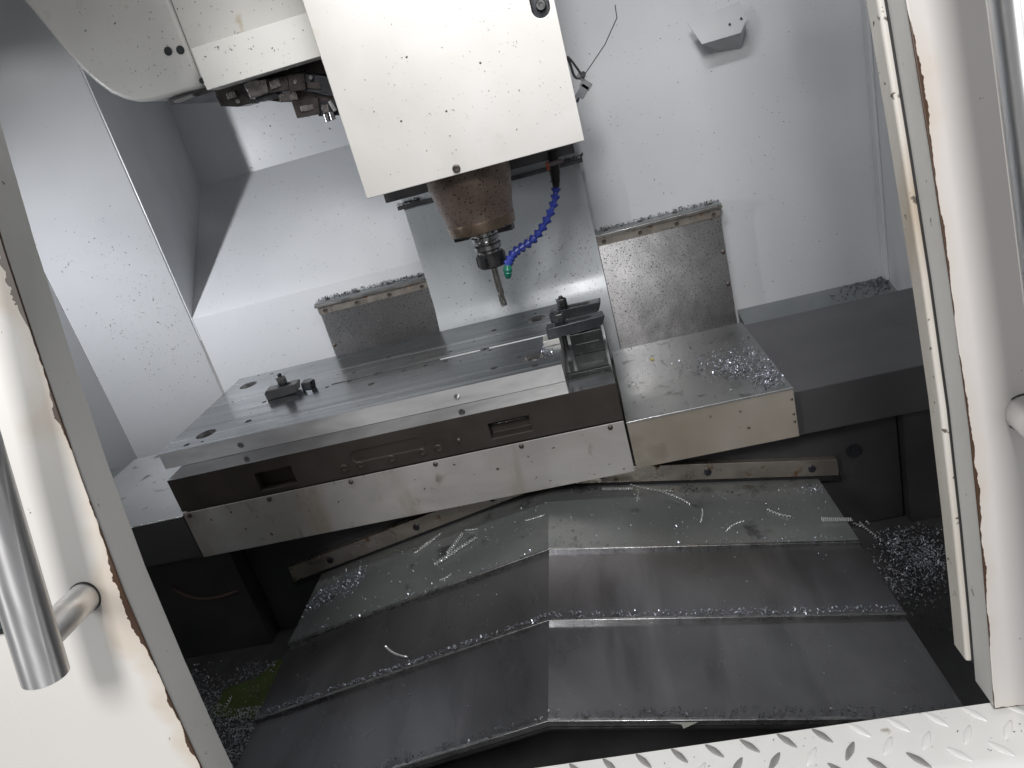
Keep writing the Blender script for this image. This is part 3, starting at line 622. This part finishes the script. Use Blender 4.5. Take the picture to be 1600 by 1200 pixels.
# ------------------------------------------------------------------ doors and sill
PRF = [(2.05, -.575), (1.75, -.665), (1.60, -.712), (1.46, -.752), (1.35, -.778), (1.25, -.800), (1.14, -.820), (1.03, -.833), (.94, -.841), (.864, -.846)]
def door_prism(x0, x1, th, zmin=.864, push=0.0, zmax=2.05, y0=0.0):
    pr_ = [(y + y0, z) for z, y in PRF if zmin - 1e-6 <= z <= zmax + 1e-6]
    if zmax < 2.05 - 1e-6:
        pr_ = [(np.interp(zmax, [p[0] for p in PRF[::-1]], [p[1] for p in PRF[::-1]]) + y0, zmax)] + pr_
    if zmin > .864 + 1e-6:
        pr_ = pr_ + [(np.interp(zmin, [p[0] for p in PRF[::-1]], [p[1] for p in PRF[::-1]]) + y0, zmin)]
    lo_ = [(y - push, z) for y, z in pr_] + [(y + th, z) for y, z in pr_[::-1]]
    return MB().prism([(x0, y, z) for y, z in lo_], [(x1, y, z) for y, z in lo_])
def fy_(z): return float(np.interp(z, [p[0] for p in PRF[::-1]], [p[1] for p in PRF[::-1]]))
dl = thing('sliding_door', (0, 0, 0), 'white painted door with rusty edge and a handle ending in a cut bar', 'door')
door_prism(-.150, .014, .0022).build('front_sheet', 'door_l', dl, .0015, smooth=60)
door_prism(-.148, .0132, .0395, y0=.0024).build('door_frame', 'door_edge', dl, .001, smooth=60)
door_prism(-1.16, -.1505, .040, y0=.0026).build('outer_sheet', 'white_door', dl, .001, smooth=60)
wz = py(10, 995, -.84)[2]; wx = py(22, 960, -.84)[0]
wn = door_prism(-.50, wx, .002, zmin=wz, push=.003, zmax=1.75).build('window', 'glass', dl, .0, smooth=60)
door_prism(wx + .0003, wx + .005, .001, zmin=wz - .004, push=.004, zmax=1.75).build('gasket', 'rubber', wn, smooth=60)
door_prism(-.50, wx, .001, zmin=wz - .005, push=.004, zmax=wz - .0003).build('gasket', 'rubber', wn, smooth=60)
def handle(p_lo, p_hi, posts, door, r=.0185):
    h = MB(); p_lo, p_hi = Vector(p_lo), Vector(p_hi); d = (p_hi - p_lo); L = d.length
    hb = h.lathe([(r * .94, 0), (r, .001), (r, L - .001), (r * .94, L)], 48, p_lo, d).build('handle', 'satin', door)
    for a, b in posts:
        a, b = Vector(a), Vector(b); MB().lathe([(.0145, 0), (.0145, (b - a).length)], 32, a, b - a).build('post', 'satin', hb)
        MB().lathe([(.0155, -.0015), (.0155, .0005)], 32, b, b - a).build('post_washer', 'rubber', hb)
hl_lo = Vector(py(72, 1058, -.900)); pt = Vector(py(14, 868, -.885))
dirl = (pt - hl_lo).normalized(); hl_hi = hl_lo + dirl * .62
pd = Vector(py(121, 946, -.8325)); pd.y = fy_(pd.z) - .0005
tt = (pd - hl_lo).dot(dirl); handle(hl_lo, hl_hi, [(hl_lo + dirl * max(tt, .03), pd)], dl)
dr = thing('sliding_door', (0, 0, 0), 'white painted door with a dirty cream seal strip down its inner edge', 'door')
door_prism(.772, 1.35, .0022).build('front_sheet', 'door_r', dr, .0015, smooth=60)
door_prism(.7727, 1.345, .032, y0=.0024).build('door_frame', 'door_edge', dr, .001, smooth=60)
door_prism(.7665, .784, .024, zmin=.885, y0=.0355).build('seal_strip', 'seal', dr, .003, smooth=60)
door_prism(.7712, .7800, .0018, zmin=.885, y0=.0335).build('seal_groove', 'rubber', dr, smooth=60)
pr1 = Vector(py(1604, 646, -.822)); pr1.y = fy_(pr1.z) - .0005
a1 = Vector(py(1575, 60, -.862)); a1.x = py(1573, 60, -.84)[0] + .0; dirr = Vector((0, -.20, -1)).normalized()
hr_lo = a1 + dirr * .5; hr_hi = a1 - dirr * .3
tt = (pr1 - hr_lo).dot((hr_hi - hr_lo).normalized())
handle(hr_lo, hr_hi, [(hr_lo + (hr_hi - hr_lo).normalized() * tt, pr1)], dr)

si = thing('door_sill', (.5, -.87, .4), 'white painted tread plate sill with raised lugs between the doors', 'sill')
SZ = .8605
sp_ = [(-.835, SZ), (-.8885, SZ)] + [(-.8885 - .020 * math.sin(t), SZ - .020 + .020 * math.cos(t)) for t in np.linspace(.15, math.pi / 2, 8)] + [(-.9085, .40), (-.83, .40), (-.83, SZ - .02)]
MB().prism([(-1.16, y, z) for y, z in sp_], [(1.35, y, z) for y, z in sp_]).build('sill_body', 'sill', si, smooth=50)
lm = {}
for nm in ('bare_lug', 'sill'):
    b = MB(); n = 20; ring = [(math.cos(2 * math.pi * k / n), math.sin(2 * math.pi * k / n)) for k in range(n)]
    def sh(s, h): return [(x * .0115 * s, .0034 * s * (y * (1 - .35 * abs(x))), h) for x, y in ring]
    b.add(sh(1, 0) + sh(.86, .0011) + sh(.55, .0015), [(i, (i + 1) % n, n + (i + 1) % n, n + i) for i in range(n)] + [(n + i, n + (i + 1) % n, 2 * n + (i + 1) % n, 2 * n + i) for i in range(n)] + [tuple(range(2 * n, 3 * n))])
    lm[nm] = b.mesh('tread_lug', nm)
x00 = pz(1326, 1171, SZ)[0]
for row, (yy, off, ang) in enumerate(((-.8445, .5, math.radians(-52)), (-.8645, 0, math.radians(52)), (-.8825, .55, math.radians(-52)))):
    for k in range(-9, 8):
        x = x00 + (k + off) * .0335
        if x > .80 or x < .30: continue
        inst('tread_lug', lm['bare_lug' if (x < .665 or (row == 2 and x < .70)) and random.random() < .65 else 'sill'], (x + random.uniform(-.0008, .0008), yy, SZ), si, Quaternion((0, 0, 1), ang + random.uniform(-.05, .05)))

# ------------------------------------------------------------------ hose in the shade, curls, scraps, chips
hs = MB().tube(spline([Vector(py(u, v, y)) for u, v, y in ((262, 905, .06), (275, 922, .03), (305, 935, .01), (340, 934, .01), (375, 922, .04), (395, 912, .084))], 30), .0045, 10).build('drain_hose', 'hose_red'); tag(hs, 'dull red drain hose sagging in the shade under the table', 'hose')

def roofpt(u, v, i):
    dz = segs[i][2]
    for s in (0, 1):
        if s == 0: p0 = (RX, 0, RZ + dz); n = np.cross((EXL - RX, 0, EZ - RZ), (0, 1, 0))
        else: p0 = (RX, 0, RZ + dz); n = np.cross((EXR - RX, 0, EZ - RZ), (0, 1, 0))
        p = pplane(u, v, p0, n)
        if (p[0] <= RX) == (s == 0): return Vector(p)
    return Vector(p)
def curl(pa, pb, label, R=.0030, pitch=.0042, bend=0.0, group=None, m='curl', wire=.0010):
    a, b = Vector(pa), Vector(pb); d = b - a; L = d.length; t = d.normalized(); s = t.cross(Vector((0, 0, 1))).normalized(); u = s.cross(t)
    n = max(12, int(L / pitch * 9)); pts = []
    for i in range(n + 1):
        f = i / n; ph = f * L / pitch * 2 * math.pi; rr = R * (1 - .25 * f)
        pts.append(a + d * f + s * (bend * L * math.sin(math.pi * f) + rr * math.cos(ph)) + u * (R + wire + rr * math.sin(ph)))
    o = MB().tube(pts, wire, 5).build('metal_curl', m); tag(o, label, 'metal curl', group); return o
G1 = 'short curled chips on the way cover slope towards the left door'
LB = 'short curled steel chip on the top way cover plate, slope towards the left door'
G2 = 'short curled chips on the way cover slope towards the right door'
LC = 'short curled steel chip on the top way cover plate, slope towards the right door'
curl(roofpt(681, 885, 0), roofpt(746, 842, 0), 'long bright curled chip crossing another one on the left of the way cover', .0042, .0062)
curl(roofpt(700, 868, 0), roofpt(724, 836, 0), 'short bright curled chip leaning on a longer one on the way cover', .0042, .0062)
curl(roofpt(728, 830, 0), roofpt(748, 828, 0), LB, .0016, .006, .05, G1)
curl(roofpt(648, 866, 0), roofpt(690, 834, 0), LB, .0018, .007, .04, G1)
curl(roofpt(658, 858, 0), roofpt(685, 838, 0), LB, .0018, .006, -.06, G1)
curl(roofpt(822, 815, 0), roofpt(852, 806, 0), LB, .0014, .006, .03, G1)
curl(roofpt(688, 908, 0), roofpt(706, 898, 0), LB, .0014, .006, .1, G1)
curl(roofpt(941, 767, 0), roofpt(989, 766, 0), 'tight bright curled chip below the right end of the apron', .0040, .0038)
curl(roofpt(985, 759, 0), roofpt(1052, 769, 0), LC, .0018, .008, .06, G2)
curl(roofpt(1032, 770, 0), roofpt(1078, 790, 0), LC, .0022, .007, -.05, G2)
curl(roofpt(1094, 818, 0), roofpt(1097, 796, 0), LC, .0014, .009, .04, G2)
curl(roofpt(1199, 798, 0), roofpt(1235, 809, 0), LC, .0022, .007, .08, G2)
curl(roofpt(1134, 832, 0), roofpt(1162, 815, 0), LC, .0012, .008, -.10, G2)
curl(roofpt(995, 785, 0), roofpt(998, 769, 0), LC, .0012, .01, .0, G2)
curl(roofpt(1283, 815, 0), roofpt(1331, 815, 0), 'straight bright curled chip overhanging the right edge of the way cover', .0042, .0036)
curl(roofpt(603, 1012, 1), roofpt(638, 1029, 1), 'thin twisted chip hanging down the middle way cover plate', .0016, .006, .06)
curl(roofpt(1370, 1128, 2), roofpt(1450, 1121, 2), 'thin twisted chip near the front edge of the lowest way cover plate', .0015, .0045, .03)
Gp = 'curled chips in the left side of the chip pan'; LBp = 'curled steel chip lying in the chip pan beside the green coolant'
for a, b in (((352, 1108), (362, 1090)), ((358, 1142), (398, 1140)), ((360, 1128), (395, 1110)), ((277, 1054), (288, 1046))):
    curl(Vector(pz(*a, .402)), Vector(pz(*b, .402)), LBp, .003, .008, .05, Gp)
Gr = 'curled chips in the right side of the chip pan'; LBr = 'curled steel chip lying in the chip pan beside the right end of the way cover'
for a, b in (((1335, 808), (1368, 840)), ((1318, 800), (1345, 812)), ((1338, 794), (1358, 822)), ((1330, 818), (1350, 826))):
    curl(Vector(pz(*a, .402)), Vector(pz(*b, .402)), LBr, .003, .008, .05, Gr)
p0 = [roofpt(1047, 1132, 2), roofpt(1091, 1131, 2), roofpt(1070, 1147, 2), roofpt(1066, 1137, 2)]
scp = MB(); hgt = (.0035, .0030, .0100, .006)
scp.ext([p + Vector((0, 0, h)) for p, h in zip(p0, hgt)], (0, 0, .0008)); o = scp.build('paper_scrap', 'paper'); tag(o, 'pale folded triangular scrap at the front lip of the lowest way cover plate', 'scrap')
pc = Vector(pz(1019, 562, .810)); o = MB().lathe([(.0045, 0), (.0035, .0025), (.001, .003)], 7, pc + Vector((0, 0, .0002))).build('yellow_scrap', 'yellow'); tag(o, 'tiny yellow scrap lying on the steel cover box', 'scrap')

def chips(name, pts, nrm, lo, hi, m, lift=.0004, flat=.35, label=None, parent=None):
    """one flake mesh: every point carries a small bent strip lying on the surface with normal nrm"""
    pts = np.asarray(pts); N = len(pts); nrm = np.asarray(nrm, float)
    if nrm.ndim == 1: nrm = np.repeat(nrm[None], N, 0)
    nrm = nrm / np.linalg.norm(nrm, axis=1)[:, None]
    r = RNG.normal(size=(N, 3)); t = r - nrm * (r * nrm).sum(1)[:, None]; t /= np.linalg.norm(t, axis=1)[:, None]
    t = t + nrm * RNG.normal(size=(N, 1)) * flat; t /= np.linalg.norm(t, axis=1)[:, None]
    s = np.cross(nrm, t) + nrm * RNG.normal(size=(N, 1)) * flat; s /= np.linalg.norm(s, axis=1)[:, None]
    L = RNG.uniform(lo, hi, (N, 1)) * RNG.choice([.6, 1, 1, 1.5], (N, 1)); W = L * RNG.uniform(.22, .5, (N, 1)); up = nrm * (L * RNG.uniform(.05, .35, (N, 1)))
    c = pts + nrm * (lift + L * flat * .35)
    V = np.stack([c - t * L / 2 - s * W / 2, c - t * L / 2 + s * W / 2, c + up - s * W / 2, c + up + s * W / 2, c + t * L / 2 - s * W / 2, c + t * L / 2 + s * W / 2], 1).reshape(-1, 3)
    b = np.arange(N)[:, None] * 6; Fc = np.concatenate([b + np.array([0, 1, 3, 2]), b + np.array([2, 3, 5, 4])], 0)
    me = bpy.data.meshes.new(name); me.from_pydata(V.tolist(), [], Fc.tolist()); me.materials.append(MT[m])
    o = bpy.data.objects.new(name, me); COL.objects.link(o); o['kind'] = 'stuff'
    if label: o['label'] = label
    return o
def clump(n, fn, k=5, spread=.03, dens=None):
    """clumped random (a,b) in the unit square -> fn"""
    cs_ = RNG.uniform(0, 1, (k, 2)); ab = cs_[RNG.integers(0, k, n)] + RNG.normal(size=(n, 2)) * spread
    mix = RNG.uniform(0, 1, (n, 2)); pick = RNG.uniform(size=n) < .5; ab[pick] = mix[pick]; ab = ab[(ab >= 0).all(1) & (ab <= 1).all(1)]
    return np.array([fn(a, b) for a, b in ab])
# flakes stuck to the painted walls
chips('wall_chips', np.array([(A[0] + (B_ - A)[0] * a, A[1] + (B_ - A)[1] * a, z) for a, z in zip(RNG.beta(2.2, 1.6, 520), .86 + .72 * RNG.beta(2.0, 2.6, 520))]) - np.array([*(nn * .04), 0]), -np.array([*nn, 0]), .0011, .0026, 'chip_dark', flat=.15)
chips('wall_chips', np.array([(x, YB + .37 * t, 1.118 + .344 * t) for x, t in zip(RNG.uniform(-.64, .05, 620), RNG.beta(1.4, 1.3, 620))]), (0, -.344, .37), .0011, .0027, 'chip_dark', flat=.15)
chips('wall_chips', np.array([(x, 1.0198, z) for x, z in zip(RNG.uniform(-.5, -.15, 60), RNG.uniform(1.47, 1.65, 60))]), (0, -1, 0), .0018, .004, 'chip_dark', flat=.15)
chips('wall_chips', np.array([(x, YB - .0002, z) for x, z in zip(.55 + .68 * RNG.beta(1.1, 1.7, 330), RNG.uniform(.80, 1.62, 330))]), (0, -1, 0), .0011, .0026, 'chip_dark', flat=.15)
chips('wall_chips', np.array([(x, YB - .0002, z) for x, z in zip(RNG.uniform(-.64, -.29, 40), RNG.uniform(.93, 1.11, 40))]), (0, -1, 0), .0011, .0026, 'chip_dark', flat=.15)
chips('head_chips', np.array([(x, HY - .0002, z) for x, z in zip(.11 + .42 * RNG.beta(1.6, 1.1, 260), 1.37 + .33 * RNG.beta(1.1, 1.2, 260))]), (0, -1, 0), .0008, .0020, 'chip_dark', flat=.12)
chips('magazine_chips', np.array([(x, BY - .0003, z) for x, z in zip(RNG.uniform(-.40, .05, 150), RNG.uniform(1.68, 1.86, 150))]), (0, -1, 0), .0014, .0032, 'chip_dark', flat=.12)
chips('magazine_chips', np.array([(x, .1948, z) for x, z in zip(RNG.uniform(-.16, .07, 40), RNG.uniform(1.64, 1.71, 40))]), (0, -1, 0), .0014, .003, 'chip_dark', flat=.12)
zz = RNG.uniform(.93, 1.12, 520); xx = .06 + .46 * RNG.beta(2.2, 1.2, 520)
yy = np.interp(zz, [p[1] for p in prof[::-1]], [p[0] for p in prof[::-1]]) - .0003
chips('guard_chips', np.stack([xx, yy, zz], 1), (0, -1, .25), .0013, .0030, 'chip_dark', flat=.15)
chips('guard_chips', np.array([(x, .6117, z) for x, z in zip(.535 + .31 * RNG.beta(.9, 1.8, 420), RNG.uniform(.82, 1.04, 420))]), (0, -1, 0), .0012, .0032, 'chip_dark', flat=.15)
chips('guard_chips', np.array([(x, .6117, z) for x, z in zip(RNG.uniform(-.26, .05, 120), RNG.uniform(.95, 1.04, 120))]), (0, -1, 0), .0012, .003, 'chip_blue', flat=.15)
# swarf heaped on the two ledges and the rim
for x0, x1, n in ((-.275, .05, 420), (.53, .858, 320)):
    chips('ledge_chips', np.stack([RNG.uniform(x0, x1, n), RNG.uniform(.612, .648, n), 1.0805 + RNG.uniform(0, .006, n)], 1), (0, 0, 1), .003, .007, 'chip_dark', flat=.5)
chips('ledge_chips', np.stack([RNG.choice([0, 1], 260) * .44 + RNG.uniform(.04, .10, 260), RNG.uniform(.587, .604, 260), 1.2825 + RNG.uniform(0, .006, 260)], 1), (0, 0, 1), .003, .007, 'chip_dark', flat=.5)
# chips on the right cover box
cc = [pz(u, v, .8102) for u, v in zip(RNG.normal(1165, 28, 900), RNG.normal(572, 12, 900))] + [pz(u, v, .8102) for u, v in zip(RNG.normal(1203, 13, 420), RNG.normal(592, 11, 420))] + [pz(u, v, .8102) for u, v in zip(RNG.normal(1110, 35, 200), RNG.normal(576, 9, 200))]
cc = np.array([p for p in cc if .51 < p[0] < .834 and .01 < p[1] < .425]); cc[:, 2] += RNG.uniform(0, .004, len(cc))
chips('cover_chips', cc, (0, 0, 1), .0024, .0052, 'chip_blue', flat=.55)
chips('cover_chips', np.array([(x, y, .8102) for x, y in zip(RNG.uniform(.51, .83, 220), RNG.uniform(.01, .42, 220))]), (0, 0, 1), .002, .005, 'chip_dark', flat=.4)
chips('cover_chips', np.array([(x, y, .8083) for x, y in zip(RNG.uniform(-.85, -.52, 60), RNG.uniform(.02, .42, 60))]), (0, 0, 1), .002, .004, 'chip_dark', flat=.4)
chips('cover_chips', np.array([(x, y, .712 + (y - .462) * .056 / .187 + .001) for x, y in zip(1.26 - .16 * RNG.beta(1, 2, 260), .645 - .12 * RNG.beta(1, 2, 260))]), (0, 0, 1), .003, .007, 'chip_dark', flat=.5)
# chips on the way covers
def on_roof(n, i, xf, yf): 
    xs = xf(n); ys = yf(n); return np.array([(x, y, roof(x) + segs[i][2] + .0003) for x, y in zip(xs, ys)])
U = RNG.uniform
chips('way_chips', on_roof(900, 0, lambda n: U(-.28, .875, n), lambda n: U(-.16, .06, n)), (0, 0, 1), .0018, .0045, 'chip_blue', flat=.4)
cl = [roofpt(u, v, 0) for u, v in zip(RNG.normal(520, 22, 380), RNG.normal(905, 4, 380) )]
cl = np.array([(p.x, p.y, p.z + random.uniform(0, .003)) for p in [roofpt(500 + 70 * a + RNG.normal() * 5, 935 - 40 * a + RNG.normal() * 7, 0) for a in U(-.35, .95, 900)] if p.x > EXL + .002 and p.y > -.165])
chips('way_chips', cl, (0, 0, 1), .0025, .0055, 'chip_blue', flat=.5)
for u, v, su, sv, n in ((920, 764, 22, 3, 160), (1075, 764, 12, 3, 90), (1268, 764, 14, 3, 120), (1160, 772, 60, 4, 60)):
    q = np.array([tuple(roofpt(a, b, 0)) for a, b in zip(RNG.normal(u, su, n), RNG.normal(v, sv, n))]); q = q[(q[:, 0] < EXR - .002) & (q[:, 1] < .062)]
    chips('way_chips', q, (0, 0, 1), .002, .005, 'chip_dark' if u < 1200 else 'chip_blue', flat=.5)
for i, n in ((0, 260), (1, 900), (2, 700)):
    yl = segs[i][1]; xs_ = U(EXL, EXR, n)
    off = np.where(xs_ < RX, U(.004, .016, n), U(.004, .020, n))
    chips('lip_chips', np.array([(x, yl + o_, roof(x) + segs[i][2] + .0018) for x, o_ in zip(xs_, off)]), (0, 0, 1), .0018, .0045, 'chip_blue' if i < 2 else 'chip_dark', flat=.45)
chips('way_chips', on_roof(60, 1, lambda n: U(-.25, .85, n), lambda n: U(-.35, -.19, n)), (0, 0, 1), .0015, .003, 'chip_blue', flat=.3)
chips('way_chips', on_roof(60, 2, lambda n: U(-.25, .85, n), lambda n: U(-.56, -.38, n)), (0, 0, 1), .0015, .003, 'chip_blue', flat=.3)
# swarf in the chip pan
def panbed(us, vs, n, drop=0.0):
    q = []
    while len(q) < n:
        u, v = U(*us), U(*vs); p = pz(u, v, .4008)
        if -1.1 < p[0] < 1.25 and -.79 < p[1] < .03 and (p[0] > 0 or random.random() < min(1, max(.05, (-.02 - p[1] + .03 * math.sin(p[0] * 37)) / .10))): q.append((p[0], p[1], .4008 + abs(RNG.normal()) * .004))
    return np.array(q)
ql = panbed((260, 470), (1035, 1210), 9000); keep = []
cp = np.array([tuple(v.co)[:2] for v in cool.data.vertices]).mean(0)
for p in ql:
    if (abs(p[0] - cp[0]) / .085) ** 2 + (abs(p[1] - cp[1]) / .05) ** 2 > 1 or random.random() < .06: keep.append(p)
chips('pan_swarf', np.array(keep), (0, 0, 1), .0018, .0046, 'chip_pan', flat=.6)
gz = [pz(a, b, .4008) for a, b in zip(np.concatenate([RNG.normal(1440, 26, 1300), RNG.normal(1405, 30, 500), RNG.normal(1395, 12, 260)]), np.concatenate([RNG.normal(872, 24, 1300), RNG.normal(915, 22, 500), RNG.normal(850, 14, 260)]))]
gz = np.array([(p[0], p[1], .4008 + abs(RNG.normal()) * .003) for p in gz if .885 < p[0] < 1.25 and -.79 < p[1] < .05])
chips('pan_swarf', gz, (0, 0, 1), .002, .005, 'chip_pan', flat=.6)
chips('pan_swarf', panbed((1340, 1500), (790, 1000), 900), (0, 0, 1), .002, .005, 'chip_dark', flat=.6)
chips('plate_chips', np.array([(x, y, PT + .0003) for x, y in zip(U(-.52, .38, 90), U(.09, .52, 90))]), (0, 0, 1), .0015, .0035, 'chip_dark', flat=.4)
q = np.array([tuple(pz(a, b, PT + .0003)) for a, b in zip(RNG.normal(853, 6, 120), RNG.normal(545, 6, 120))])
chips('plate_chips', q, (0, 0, 1), .0025, .005, 'chip_blue', flat=.5)
chips('sill_chips', np.array([(x, y, SZ + .0003) for x, y in zip(U(.35, .8, 60), U(-.885, -.84, 60))]), (0, 0, 1), .0008, .0022, 'chip_dark', flat=.2)
